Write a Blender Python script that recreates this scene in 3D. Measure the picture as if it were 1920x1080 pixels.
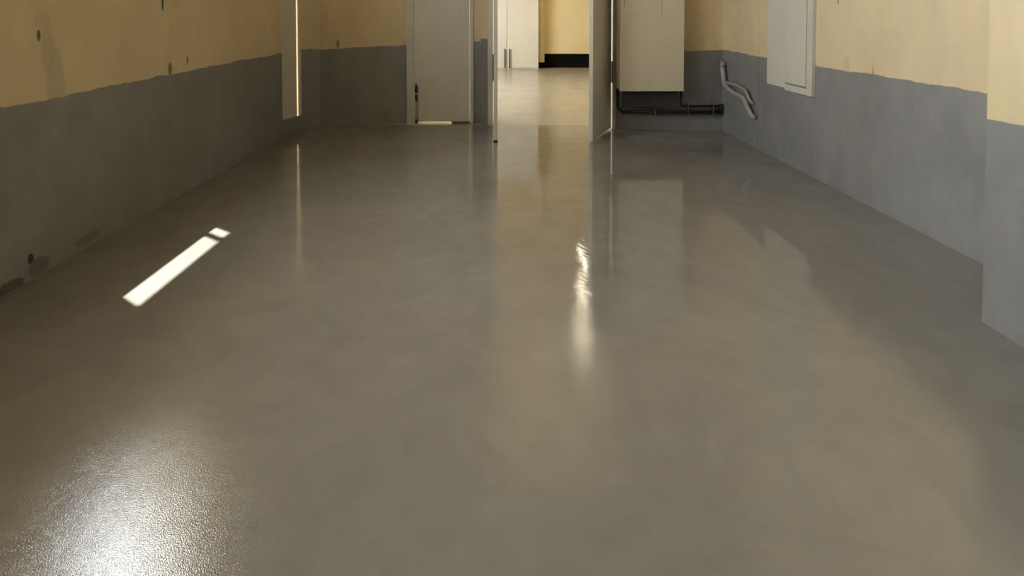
import bpy, bmesh, math
from mathutils import Vector
for o in list(bpy.data.objects): bpy.data.objects.remove(o)
S = bpy.context.scene
COL = S.collection
R = math.radians

# ------------------------------------------------------------ camera
cam = bpy.data.objects.new('camera', bpy.data.cameras.new('camera'))
COL.objects.link(cam); S.camera = cam
cam.location = (0, 0, 1.5)
cam.rotation_euler = (R(90 - 1.5), 0, 0)
cam.data.sensor_width = 36
cam.data.lens = 36 * 950 / 1920
cam.data.shift_x = 26 / 1920
cam.data.shift_y = -(540 - 54.9) / 1920
cam.data.clip_start = .02
# ------------------------------------------------------------ world, sun, exposure
W = bpy.data.worlds.new('daylight'); S.world = W; W.use_nodes = True
W.node_tree.nodes['Background'].inputs[0].default_value = (.88, .94, .985, 1)
W.node_tree.nodes['Background'].inputs[1].default_value = 24
sun = bpy.data.objects.new('sun', bpy.data.lights.new('sun', 'SUN'))
COL.objects.link(sun)
sun.data.energy = 22; sun.data.angle = R(.6); sun.data.color = (1, .97, .88)
sun.rotation_euler = Vector((.314, -.196, -1)).to_track_quat('-Z', 'Y').to_euler()
sun.location = (-6, 4, 12)
def portal(name, loc, rot, sx, sy):
    l = bpy.data.lights.new(name, 'AREA'); l.shape = 'RECTANGLE'; l.size = sx; l.size_y = sy
    l.cycles.is_portal = True
    o = bpy.data.objects.new(name, l); COL.objects.link(o); o.location = loc; o.rotation_euler = rot
portal('window_portal', (-3.02, 3.64, 2.86), (0, R(-90), 0), 1.54, 1.14)
for wy in (2.05, .85, -.8): portal('window_portal', (-3.02, wy, 3.0), (0, R(-90), 0), 2.02, .72)
portal('window_portal', (-3.02, 10.5, 2.3), (0, R(-90), 0), 2.22, 3.02)
S.view_settings.view_transform = 'Standard'; S.view_settings.look = 'None'
S.view_settings.gamma = 1; S.view_settings.use_curve_mapping = False
S.view_settings.exposure = 0
try:
    S.cycles.max_bounces = 12; S.cycles.diffuse_bounces = 8
    S.cycles.use_denoising = True
    S.cycles.sample_clamp_indirect = 8
except Exception: pass

# ------------------------------------------------------------ materials
class N:
    def __init__(s, name):
        s.m = bpy.data.materials.new(name); s.m.use_nodes = True
        s.t = s.m.node_tree; s.b = s.t.nodes['Principled BSDF']; s._p = None
    def new(s, k): return s.t.nodes.new(k)
    def put(s, v, sock):
        if hasattr(v, 'is_linked'): s.t.links.new(v, sock)
        elif isinstance(v, (tuple, list)) and len(v) == 3 and sock.type == 'RGBA': sock.default_value = (*v, 1)
        else: sock.default_value = v
    def pos(s):
        if s._p is None:
            g = s.new('ShaderNodeNewGeometry'); x = s.new('ShaderNodeSeparateXYZ')
            s.t.links.new(g.outputs['Position'], x.inputs[0]); s._p = (g.outputs['Position'], *x.outputs)
        return s._p
    def mth(s, op, a, b=0., c=None):
        n = s.new('ShaderNodeMath'); n.operation = op
        s.put(a, n.inputs[0]); s.put(b, n.inputs[1])
        if c is not None: s.put(c, n.inputs[2])
        return n.outputs[0]
    def mix(s, f, a, b, mode='MIX'):
        n = s.new('ShaderNodeMix'); n.data_type = 'RGBA'; n.blend_type = mode
        s.put(f, n.inputs[0]); s.put(a, n.inputs[6]); s.put(b, n.inputs[7]); return n.outputs[2]
    def noise(s, scale, stretch=(1, 1, 1), detail=2, rough=.5):
        v = s.new('ShaderNodeVectorMath'); v.operation = 'MULTIPLY'
        s.t.links.new(s.pos()[0], v.inputs[0]); v.inputs[1].default_value = stretch
        n = s.new('ShaderNodeTexNoise'); s.t.links.new(v.outputs[0], n.inputs['Vector'])
        n.inputs['Scale'].default_value = scale; n.inputs['Detail'].default_value = detail
        n.inputs['Roughness'].default_value = rough
        return n.outputs[0]
    def ramp(s, v, a, b, lo=0., hi=1.):
        n = s.new('ShaderNodeMapRange'); n.clamp = True
        s.put(v, n.inputs[0]); s.put(a, n.inputs[1]); s.put(b, n.inputs[2]); s.put(lo, n.inputs[3]); s.put(hi, n.inputs[4])
        return n.outputs[0]
    def bump(s, h, strength, dist, prev=None):
        n = s.new('ShaderNodeBump'); n.inputs['Strength'].default_value = strength; n.inputs['Distance'].default_value = dist
        s.t.links.new(h, n.inputs['Height'])
        if prev is not None: s.t.links.new(prev, n.inputs['Normal'])
        return n.outputs[0]
    def set(s, **k):
        nm = dict(col='Base Color', rough='Roughness', metal='Metallic', spec='Specular IOR Level', coat='Coat Weight',
                  coatr='Coat Roughness', n='Normal', em='Emission Color', es='Emission Strength', ior='IOR')
        for a, v in k.items(): s.put(v, s.b.inputs[nm[a]])
        return s.m
    def ell(s, a, b, ca, cb, ra, rb, soft=.25, nz=None):
        """soft ellipse mask on two world axes"""
        p = s.pos()
        u = s.mth('DIVIDE', s.mth('SUBTRACT', p[a], ca), ra); v = s.mth('DIVIDE', s.mth('SUBTRACT', p[b], cb), rb)
        d = s.mth('SQRT', s.mth('ADD', s.mth('MULTIPLY', u, u), s.mth('MULTIPLY', v, v)))
        if nz is not None: d = s.mth('ADD', d, s.mth('MULTIPLY', s.mth('SUBTRACT', nz, .5), 1.2))
        return s.ramp(d, 1 - soft, 1 + soft, 1., 0.)

BEIGE = (.74, .60, .37); GREY = (.262, .258, .246)
def wall_mat(name, thr, slope=0., axis=1, spots=(), beige=BEIGE, grey=GREY):
    """two-tone wall paint: cream above, grey gloss dado below; slope tilts the hand-cut line along an axis.
    spots: (horizontal axis, centre, z, radius, radius z, colour, opacity)"""
    k = N(name); p = k.pos()
    edge = k.mth('ADD', k.mth('MULTIPLY', k.mth('SUBTRACT', k.noise(9, (1, 1, .2), 4, .7), .5), .035),
                 k.mth('MULTIPLY', k.mth('SUBTRACT', k.noise(2.2, (1, 1, .1)), .5), .05))
    z = k.mth('ADD', p[3], edge)
    line = k.mth('MULTIPLY_ADD', p[axis], slope, thr)
    f = k.ramp(k.mth('SUBTRACT', z, line), -.003, .003)
    blot = k.ramp(k.noise(1.7, (1, 1, .6), 5, .6), .3, .7, .90, 1.06)
    fine = k.ramp(k.noise(7, (1, 1, .25), 5, .6), .3, .7, .96, 1.03)
    bm = k.mix(1., beige, k.mth('MULTIPLY', blot, fine), 'MULTIPLY')
    gm = k.mix(1., grey, k.mth('MULTIPLY', blot, k.ramp(k.noise(5, (1, 1, .5), 6, .65), .3, .7, .88, 1.1)), 'MULTIPLY')
    c = k.mix(f, gm, bm)
    nz = k.noise(14, (1, 1, .6), 4, .6) if spots else None
    for (ax, ca, cz, ra, rz, colr, op) in spots:
        m = k.ell(ax, 3, ca, cz, ra, rz, .12, nz)
        if cz > 1: m = k.mth('MULTIPLY', m, f)
        c = k.mix(k.mth('MULTIPLY', m, op), c, colr)
    h1 = k.noise(60, (1, 1, 1), 3); h2 = k.noise(4, (1, 1, .6), 4, .6)
    n = k.bump(h2, .35, .02); n = k.bump(h1, .12, .003, n)
    return k.set(col=c, rough=k.ramp(f, 0, 1, .38, .62), spec=.5, n=n)
def paint(name, col, rough=.45, var=.05, metal=0., scale=4, spots=()):
    k = N(name)
    v = k.ramp(k.noise(scale, (1, 1, .3), 4, .6), .3, .7, 1 - var, 1 + var)
    c = k.mix(1., col, v, 'MULTIPLY')
    for (ax, ca, cz, ra, rz, colr, op) in spots:
        c = k.mix(k.mth('MULTIPLY', k.ell(ax, 3, ca, cz, ra, rz, .3), op), c, colr)
    return k.set(col=c, rough=rough, metal=metal, n=k.bump(k.noise(90, (1, 1, .5), 2), .06, .002))
def floor_mat():
    k = N('poured_epoxy_floor')
    big = k.ramp(k.noise(1.3, (1, 1, 1), 6, .62), .32, .68, .93, 1.07)
    swirl = k.new('ShaderNodeTexNoise'); swirl.inputs['Scale'].default_value = 2.4; swirl.inputs['Detail'].default_value = 5
    swirl.inputs['Distortion'].default_value = 2.2; k.t.links.new(k.pos()[0], swirl.inputs['Vector'])
    sw = k.ramp(swirl.outputs[0], .35, .65, .95, 1.05)
    c = k.mix(1., (.252, .241, .212), k.mth('MULTIPLY', big, sw), 'MULTIPLY')
    peel = k.noise(250, (1, 1, 1), 2, .5)
    # the top coat is coarser and more orange-peeled towards the near left end
    amp = k.mth('MULTIPLY', k.ramp(k.pos()[2], 1.7, 3.0, 1., .15), k.ramp(k.pos()[1], -1.2, .2, 1., .45))
    peel = k.mth('MULTIPLY', peel, amp)
    wave = k.noise(5, (1, 1, 1), 3, .5)
    n = k.bump(swirl.outputs[0], .09, .012)
    n = k.bump(wave, .08, .008, n)
    n = k.bump(peel, .5, .0012, n)
    r = k.ramp(k.noise(3, (1, 1, 1), 4, .6), .35, .65, .03, .06)
    return k.set(col=c, rough=r, ior=2.05, n=n)

WHITE = (.66, .62, .53)
M = {}
M['floor'] = floor_mat()
k = N('pale_floor_coating')  # paler and rougher than the main floor
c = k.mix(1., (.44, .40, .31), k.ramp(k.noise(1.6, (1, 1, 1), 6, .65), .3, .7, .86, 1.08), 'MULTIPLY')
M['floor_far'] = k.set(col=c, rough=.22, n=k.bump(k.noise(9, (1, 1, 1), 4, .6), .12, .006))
M['left'] = wall_mat('left_wall_paint', .985, .010, 2, spots=[
    (2, 2.93, 1.385, .012, .035, (.10, .09, .06), .9),
    (2, 4.021, 1.62, .012, .075, (.02, .04, .03), .95),
    (2, 4.10, 1.07, .024, .055, (.16, .14, .10), .85),
    (2, 4.33, 1.125, .012, .030, (.13, .11, .08), .85),
    (2, 2.99, 1.30, .045, .14, (.50, .44, .30), .55),
    (2, 3.04, 1.10, .065, .17, (.48, .43, .30), .50),
    (2, 2.96, 1.47, .06, .05, (.56, .45, .29), .5),
    (2, 2.846, .12, .018, .03, (.01, .01, .01), .95),
    (2, 2.90, .05, .08, .05, (.10, .11, .10), .6),
    (2, 2.72, .02, .10, .035, (.06, .055, .045), .7),
    (2, 3.25, .06, .10, .03, (.14, .13, .11), .6)])
M['back_l'] = wall_mat('back_wall_left_paint', 1.155, .045, 1, spots=[(1, -2.18, 1.12, .018, .06, (.22, .13, .09), .8)])
M['strip'] = wall_mat('back_pier_paint', 1.19)
M['facet'] = wall_mat('corner_facet_paint', 1.06)
M['back_r'] = wall_mat('back_wall_right_paint', 1.055)
M['right'] = wall_mat('right_wall_paint', 1.02, .006, 2, spots=[
    (2, 4.37, 1.62, .010, .02, (.25, .2, .12), .8), (2, 4.25, 1.09, .035, .07, (.62, .50, .28), .6),
    (2, 3.95, 1.06, .006, .04, (.3, .25, .18), .8)])
M['pier'] = wall_mat('right_pier_paint', 1.01, spots=[(2, 2.40, 1.10, .05, .10, (.72, .60, .33), .7)])
M['far'] = paint('far_room_yellow_paint', (.74, .615, .355), .55, .03)
M['plain'] = paint('plain_cream_paint', BEIGE, .6, .05)
M['ceil'] = paint('ceiling_grey', (.36, .35, .33), .8, .03)
M['white'] = paint('off_white_gloss_paint', WHITE, .40, .05)
M['frame'] = paint('white_frame_paint', (.62, .60, .52), .38, .05)
M['box'] = paint('cream_cabinet_enamel', (.66, .585, .44), .42, .03, spots=[
    (1, 1.57, 1.66, .004, .06, (.15, .11, .08), .8), (1, 2.035, 1.60, .004, .10, (.15, .11, .08), .8)])
M['cup'] = paint('pale_cupboard_enamel', (.68, .64, .55), .35, .02)
M['cupside'] = paint('light_cream_post', (.76, .66, .44), .5, .02)
M['black'] = paint('black_metal', (.012, .011, .010), .4, .2)
M['brown'] = paint('dark_brown_pipe_paint', (.022, .015, .011), .5, .2)
M['matt_black'] = paint('black_plinth_paint', (.006, .006, .006), .9, .2)  # flat black strip along the foot of the far wall
M['matt_black'].node_tree.nodes['Principled BSDF'].inputs['Specular IOR Level'].default_value = .05
M['worn'] = paint('worn_brown_sill', (.16, .14, .11), .6, .2)
M['steel'] = paint('brushed_steel', (.5, .5, .48), .3, .05, 1.)
M['pipe'] = paint('grey_painted_pipe', (.37, .36, .33), .4, .1)
M['recess_shade'] = paint('dark_grey_recess_shade', (.05, .05, .047), .6, .1)  # dark colour standing for the shade under the heater cabinet
M['ground'] = paint('pale_yard_concrete', (.40, .39, .37), .9, .1)
k = N('lamp_diffuser'); M['lamp'] = k.set(col=(.9, .9, .85), em=(1, .86, .62), es=10.)
k = N('window_glass'); t = k.t; g = k.new('ShaderNodeBsdfGlossy'); tr = k.new('ShaderNodeBsdfTransparent'); mx = k.new('ShaderNodeMixShader')
g.inputs['Roughness'].default_value = .02; mx.inputs[0].default_value = .06
t.links.new(tr.outputs[0], mx.inputs[1]); t.links.new(g.outputs[0], mx.inputs[2])
t.links.new(mx.outputs[0], t.nodes['Material Output'].inputs[0]); M['glass'] = k.m

# ------------------------------------------------------------ mesh helpers
def prism(bm, pts, z0, z1):
    """vertical prism over a ground polygon"""
    a = [bm.verts.new((x, y, z0)) for x, y in pts]; b = [bm.verts.new((x, y, z1)) for x, y in pts]
    n = len(pts)
    bm.faces.new(a[::-1]); bm.faces.new(b)
    for i in range(n): bm.faces.new((a[i], a[(i + 1) % n], b[(i + 1) % n], b[i]))
def box(bm, x0, x1, y0, y1, z0, z1): prism(bm, [(x0, y0), (x1, y0), (x1, y1), (x0, y1)], z0, z1)
def slab(bm, p, q, th, z0, z1, front=0.):
    """wall or panel from p to q, thickness th to the left-hand side of p->q, front = forward offset"""
    p = Vector(p); q = Vector(q); d = (q - p).normalized(); n = Vector((-d.y, d.x))
    a, b = p - n * front, q - n * front
    prism(bm, [tuple(a), tuple(b), tuple(b + n * th), tuple(a + n * th)], z0, z1)
def obj(name, bm, mat, parent=None, bevel=0., smooth=False):
    bmesh.ops.recalc_face_normals(bm, faces=bm.faces[:])
    me = bpy.data.meshes.new(name); bm.to_mesh(me); bm.free()
    o = bpy.data.objects.new(name, me); COL.objects.link(o); me.materials.append(mat)
    if parent is not None:
        o.parent = parent; o.matrix_parent_inverse = parent.matrix_basis.inverted()
    if bevel:
        b = o.modifiers.new('bevel', 'BEVEL'); b.width = bevel; b.segments = 2; b.limit_method = 'ANGLE'
    if smooth:
        for f in me.polygons: f.use_smooth = True
    return o
def mk(fn):
    bm = bmesh.new(); fn(bm); return bm
def BX(*a): return mk(lambda bm: box(bm, *a))
def SL(*a, **k): return mk(lambda bm: slab(bm, *a, **k))
def tube(bm, pts, r, seg=14, rnd=3, bend=.05):
    """tube through points with rounded bends"""
    P = [Vector(p) for p in pts]; path = [P[0]]
    for i in range(1, len(P) - 1):
        a, b, c = P[i - 1], P[i], P[i + 1]
        r1 = min(bend, (a - b).length * .45); r2 = min(bend, (c - b).length * .45)
        s = b + (a - b).normalized() * r1; e = b + (c - b).normalized() * r2
        for j in range(rnd * 2 + 1):
            u = j / (rnd * 2); path.append(s * (1 - u) ** 2 + b * 2 * u * (1 - u) + e * u * u)
    path.append(P[-1])
    rings = []; up = Vector((.13, .31, .94)).normalized()
    for i, p in enumerate(path):
        d = (path[min(i + 1, len(path) - 1)] - path[max(i - 1, 0)]).normalized()
        u = d.cross(up)
        if u.length < .05: u = d.cross(Vector((1, 0, 0)))
        u.normalize(); v = d.cross(u); 
        if rings: up = v.cross(d) if False else up
        rings.append([bm.verts.new(p + u * math.cos(2 * math.pi * j / seg) * r + v * math.sin(2 * math.pi * j / seg) * r) for j in range(seg)])
    for a, b in zip(rings, rings[1:]):
        for j in range(seg): bm.faces.new((a[j], a[(j + 1) % seg], b[(j + 1) % seg], b[j]))
    bm.faces.new(rings[0][::-1]); bm.faces.new(rings[-1])
def TB(*a, **k): return mk(lambda bm: tube(bm, *a, **k))
def struct(o): o['kind'] = 'structure'; return o
def empty(name, loc):
    o = bpy.data.objects.new(name, None); COL.objects.link(o); o.location = loc; o.empty_display_size = .1; return o
def tag(o, label, cat, group=None):
    o['label'] = label; o['category'] = cat
    if group: o['group'] = group
    return o

# ------------------------------------------------------------ the setting
H = 5.8
struct(obj('floor', BX(-3.3, 5.4, -3.35, 6.93, -.25, 0), M['floor']))
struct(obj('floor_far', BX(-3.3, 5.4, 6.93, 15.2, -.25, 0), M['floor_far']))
struct(obj('ceiling', BX(-3.02, 5.4, -3.35, 7.0, H, H + .2), M['ceil']))
struct(obj('ceiling_far', BX(-3.02, 5.4, 7.0, 15.2, H, H + .2), M['far']))
struct(obj('trim_yard', BX(-30, 30, -30, 30, -.6, -.26), M['ground']))
# left wall with a deep high window opening (Y 3.2-4.2, z 2.1-3.45)
def wl(bm):
    x0, x1 = -3.0, -2.66
    holes = [(-1.15, -.45, 2.0, 4.0), (.5, 1.2, 2.0, 4.0), (1.7, 2.4, 2.0, 4.0), (3.08, 4.2, 2.1, 3.62)]
    y = -3.1
    for a, b, z0, z1 in holes:
        box(bm, x0, x1, y, a, 0, H); box(bm, x0, x1, a, b, 0, z0); box(bm, x0, x1, a, b, z1, H); y = b
    box(bm, x0, x1, y, 6.22, 0, H)
struct(obj('wall_left', mk(wl), M['left']))
for i, (a, b, z0, z1, bars) in enumerate([(3.08, 4.2, 2.1, 3.62, (4.03,)), (1.7, 2.4, 2.0, 4.0, ()), (.5, 1.2, 2.0, 4.0, ()), (-1.15, -.45, 2.0, 4.0, ()), (9.0, 12.0, 1.2, 3.4, (10.0, 11.0))]):  # windows after the first are unseen, added to match the light in both rooms
    w = struct(empty('window_%d' % (i + 1), (-2.97, (a + b) / 2, z0)))
    def wf(bm):
        for y0, y1 in [(a, a + .03), (b - .03, b)] + [(y, y + .045) for y in bars]: box(bm, -2.99, -2.96, y0, y1, z0, z1)
        for q0, q1 in ((z0, z0 + .03), (z1 - .02, z1)): box(bm, -2.99, -2.96, a, b, q0, q1)
    obj('window_frame', mk(wf), M['frame'], w)
    obj('pane', BX(-2.976, -2.972, a + .02, b - .02, z0 + .02, z1 - .01), M['glass'], w)
struct(obj('trim_sun_block', BX(-3.75, -3.0, -2.0, 2.85, 4.12, 4.18), M['plain']))  # unseen slab added to keep sun out of the hidden side windows
struct(obj('trim_gap_sun_block', BX(-4.6, -2.75, 5.6, 7.6, 2.9, 3.0), M['plain']))  # unseen slab added to stop sun entering through the corner door gap

# short angled door piece in the far left corner, on a low grey kerb, with daylight leaking past its edge
A, B = Vector((-2.713, 6.327)), Vector((-2.605, 6.687)); d = (B - A).normalized()
struct(obj('wall_left_corner', mk(lambda bm: (slab(bm, A - d * .12, B + d * .0, .25, 0, .185), slab(bm, A - d * .12, B, .25, 2.3, H),
     slab(bm, A - d * .2, A - d * .06, .25, .185, 2.3))), M['facet']))
dl = struct(empty('door_1', (A.x, A.y, .19)))
obj('leaf', SL(A - d * .06, A + d * .299, .04, .186, 2.3, front=-.01), M['white'], dl, .003)
obj('frame', SL(A + d * .315, B - d * .0, .10, .185, 2.3), M['plain'], dl)
C0 = Vector((-2.42, 6.85))
struct(obj('wall_corner', SL(B, C0, .25, 0, H), M['facet']))
# back wall, left half: a white door stands in it
P0, P1, P2 = Vector((-2.42, 6.85)), Vector((-1.27, 7.02)), Vector((-.343, 7.055))
struct(obj('wall_back_left', mk(lambda bm: (slab(bm, P0, P1, .2, 0, H), slab(bm, P1, P2, .2, 2.3, H), slab(bm, P2, (-.24, 7.055), .2, 0, H))), M['back_l']))
struct(obj('wall_back_pier', BX(-.24, -.14, 6.97, 7.25, 0, H), M['strip']))
d2 = struct(empty('door_2', (-.8, 7.03, 0)))
e = (P2 - P1).normalized()
obj('frame', mk(lambda bm: (slab(bm, P1, P1 + e * .098, .14, 0, 2.3, front=.02), slab(bm, P2 - e * .05, P2, .14, 0, 2.3, front=.02),
     slab(bm, P1 + e * .098, P2 - e * .05, .14, 2.22, 2.3, front=.02))), M['frame'], d2, .004)
obj('leaf', mk(lambda bm: slab(bm, P1 + e * .104, P2 - e * .056, .045, .027, 2.215, front=0.)), M['white'], d2, .004)
obj('threshold', mk(lambda bm: slab(bm, P1 + e * .62, P2 - e * .05, .05, 0, .026, front=.0)), M['worn'], d2)
bo = obj('floor_bolt', mk(lambda bm: (tube(bm, [(-1.135, 6.995, .03), (-1.135, 6.995, .42)], .008),
     tube(bm, [(-1.135, 6.99, .44), (-1.135, 6.99, .52)], .019), tube(bm, [(-1.135, 6.99, .50), (-1.135, 6.99, .56)], .010),
     tube(bm, [(-1.135, 6.99, .33), (-1.135, 6.99, .41)], .017), tube(bm, [(-1.135, 6.99, .01), (-1.135, 6.99, .065)], .017))), M['black'], d2)
obj('bolt_rod', TB([(-1.131, 6.984, .07), (-1.131, 6.984, .32)], .008), M['steel'], bo)
# the open double doorway
d3 = struct(empty('door_3', (.72, 6.95, 0)))
obj('frame', mk(lambda bm: (box(bm, -.14, -.072, 6.90, 7.10, 0, 5.25), box(bm, 1.515, 1.56, 6.70, 6.95, 0, 5.25), box(bm, -.14, 1.56, 6.88, 7.1, 5.2, 5.25), box(bm, -.072, 1.515, 6.93, 7.0, 2.72, 2.77))), M['frame'], d3, .004)
ll = obj('leaf', mk(lambda bm: prism(bm, [(-.054, 5.98), (-.008, 5.98), (-.014, 6.86), (-.060, 6.86)], .022, 2.71)), M['frame'], d3, .004)
obj('rubber_foot', BX(-.057, -.006, 5.972, 6.06, .002, .022), M['black'], ll)
obj('hinge', BX(-.072, -.058, 6.84, 6.90, .62, .98), M['black'], ll)
obj('hinge', BX(-.072, -.058, 6.84, 6.90, 2.1, 2.3), M['black'], ll)
rl = obj('leaf', mk(lambda bm: prism(bm, [(1.120, 5.965), (1.494, 6.678), (1.45, 6.701), (1.076, 5.988)], .022, 2.71)), M['white'], d3, .004)
obj('hinge', BX(1.494, 1.516, 6.672, 6.70, .62, .90), M['steel'], rl)
struct(obj('wall_back_header', BX(-.14, 1.56, 6.95, 7.1, 5.25, H), M['back_r']))
struct(obj('wall_back_right', SL((1.56, 6.68), (2.93, 6.60), .25, 0, H), M['back_r']))
struct(obj('wall_right', BX(2.93, 3.2, 2.45, 6.65, 0, H), M['right']))
struct(obj('wall_right_pier', BX(2.375, 3.2, -3.1, 2.45, 0, H), M['pier']))
# rear wall behind the viewer
struct(obj('wall_rear', BX(-3, 2.375, -3.2, -3.0, 0, H), M['ceil']))
# far room
struct(obj('wall_far', BX(-3, 5.2, 14.78, 15.0, .0, H), M['far']))
struct(obj('wall_far_panel', BX(1.345, 5.0, 14.66, 14.78, .405, H), M['far']))
struct(obj('baseboard_far', BX(1.145, 5.0, 14.70, 14.78, 0, .41), M['matt_black']))
struct(obj('trim_1', BX(1.18, 1.335, 14.60, 14.78, .165, H), M['cupside']))
struct(obj('wall_far_left', mk(lambda bm: (box(bm, -3, -2.8, 7.3, 9, 0, H), box(bm, -3, -2.8, 12, 14.78, 0, H), box(bm, -3, -2.8, 9, 12, 0, 1.2), box(bm, -3, -2.8, 9, 12, 3.4, H))), M['far']))
struct(obj('wall_far_right', BX(5.0, 5.2, 7.0, 14.78, 0, H), M['far']))
struct(obj('wall_far_near', mk(lambda bm: (box(bm, 1.56, 5.0, 6.97, 7.1, 0, H), box(bm, -2.8, -1.27, 7.25, 7.35, 0, H), box(bm, -.33, -.14, 7.25, 7.35, 0, H), box(bm, -1.27, -.33, 7.22, 7.3, 2.3, H))), M['far']))

# ------------------------------------------------------------ things
# tall cupboard in the far room
c = tag(empty('storage_cupboard', (.4, 14.4, 0)), 'tall pale cream cupboard with two black bar handles in the far room', 'cupboard')
obj('body', BX(-.9, 1.14, 14.27, 14.76, .0, 3.2), M['cup'], c, .004)
for x0, x1, hx in ((-.895, .243, .19), (.252, 1.135, .325)):
    dr = obj('door', BX(x0, x1, 14.245, 14.27, .035, 3.18), M['cup'], c, .004)
    obj('handle', TB([(hx, 14.245, .05), (hx, 14.20, .05), (hx, 14.20, .56), (hx, 14.245, .56)], .015, bend=.01), M['black'], dr)
# heater cabinet on the back wall
c = tag(empty('heater_cabinet', (1.9, 6.5, .57)), 'large cream metal cabinet hung on the back wall over dark pipes', 'cabinet')
obj('body', BX(1.518, 2.318, 6.30, 6.50, .575, 2.4), M['box'], c, .006)
obj('recess_shade_plate', BX(1.60, 2.33, 6.50, 6.605, .33, 2.3), M['recess_shade'], c)  # shade of the recess below the cabinet, put in as a dark plate
obj('bottom_lip', BX(1.518, 2.318, 6.297, 6.31, .562, .577), M['frame'], c)
# pipes under it
c = tag(empty('heating_pipe', (2.2, 6.56, .25)), 'dark brown pipe running low along the back wall under the cream cabinet', 'pipe')
obj('lower_run', TB([(1.60, 6.565, .255), (2.885, 6.545, .252)], .026), M['brown'], c, smooth=True)
obj('upper_run', TB([(2.37, 6.53, .57), (2.37, 6.53, .335), (2.86, 6.53, .335)], .015), M['brown'], c, smooth=True)
obj('riser', TB([(1.545, 6.53, .56), (1.553, 6.545, .29), (1.62, 6.56, .26)], .018), M['brown'], c, smooth=True)
obj('corner_elbow', TB([(2.885, 6.545, .25), (2.89, 6.54, .36)], .024), M['black'], c, smooth=True)
for x in (2.03, 2.45, 2.775):
    obj('pipe_clip', BX(x, x + .008, 6.52 if x < 2.1 else 6.505, 6.60 if x < 2.1 else 6.59, .215, .30 if x < 2.1 else .365), M['steel'], c)
obj('valve', mk(lambda bm: (tube(bm, [(1.543, 6.50, .69), (1.543, 6.50, .86)], .019), tube(bm, [(1.543, 6.50, .6), (1.543, 6.50, .69)], .013))), M['frame'], c, smooth=True)
# bent pipes on the right wall
g = 'bent grey pipes on the right wall'
c = tag(obj('bent_pipe', TB([(2.90, 6.55, .92), (2.875, 6.50, .88), (2.875, 6.42, .665), (2.875, 6.05, .665), (2.875, 5.86, .635), (2.875, 5.77, .53), (2.915, 5.75, .50)], .017, bend=.05), M['pipe'], smooth=True),
        'thin upper bent pipe painted grey on the right wall near the corner', 'pipe', g)
c = tag(obj('bent_pipe', TB([(2.90, 6.50, .90), (2.865, 6.47, .86), (2.865, 6.40, .63), (2.865, 6.15, .565), (2.865, 5.88, .545), (2.865, 5.81, .46), (2.875, 5.72, .365), (2.925, 5.72, .35)], .028, bend=.06), M['pipe'], smooth=True),
        'thicker lower bent pipe painted grey on the right wall near the corner', 'pipe', g)
c = tag(obj('wall_cable', TB([(2.930, 5.68, .02), (2.930, 5.68, 3.9)], .005, seg=8), M['right'], smooth=True),
        'thin vertical cable painted over on the right wall left of the white hatch', 'cable')
# white hatch on right wall
c = tag(empty('wall_hatch', (2.93, 5.06, .76)), 'white framed hatch mounted on the right wall above the grey paint line', 'hatch')
obj('side_board', BX(2.905, 2.93, 5.115, 5.465, .772, 2.3), M['white'], c, .003)
obj('frame', mk(lambda bm: (box(bm, 2.895, 2.93, 4.665, 5.11, .752, .815), box(bm, 2.895, 2.93, 4.665, 4.75, .815, 2.3))), M['frame'], c, .003)
obj('door', BX(2.900, 2.93, 4.772, 5.11, .83, 2.3), M['white'], c, .003)
# added far-room lamps, unseen, lined up to give the bright streak in the floor
for i, (x, y) in enumerate([(1.50, 8.75), (1.72, 10.1), (1.98, 11.6)]):
    c = tag(empty('added_lamp', (x, y, 4.2)), ['added warm tube light nearest the open double doorway', 'middle one of the three added warm tube lights beyond the doorway',
        'added warm tube light deepest in the far room'][i], 'lamp', 'added lights of the far room')
    obj('housing', BX(x - .09, x + .09, y - .60, y + .60, 4.14, 4.2), M['frame'], c)
    for dy in (-.4, .4): obj('suspension_rod', TB([(x, y + dy, 4.2), (x, y + dy, H)], .006, seg=8), M['steel'], c)
    obj('diffuser', BX(x - .038, x + .038, y - .58, y + .58, 4.10, 4.14), M['lamp'], c)
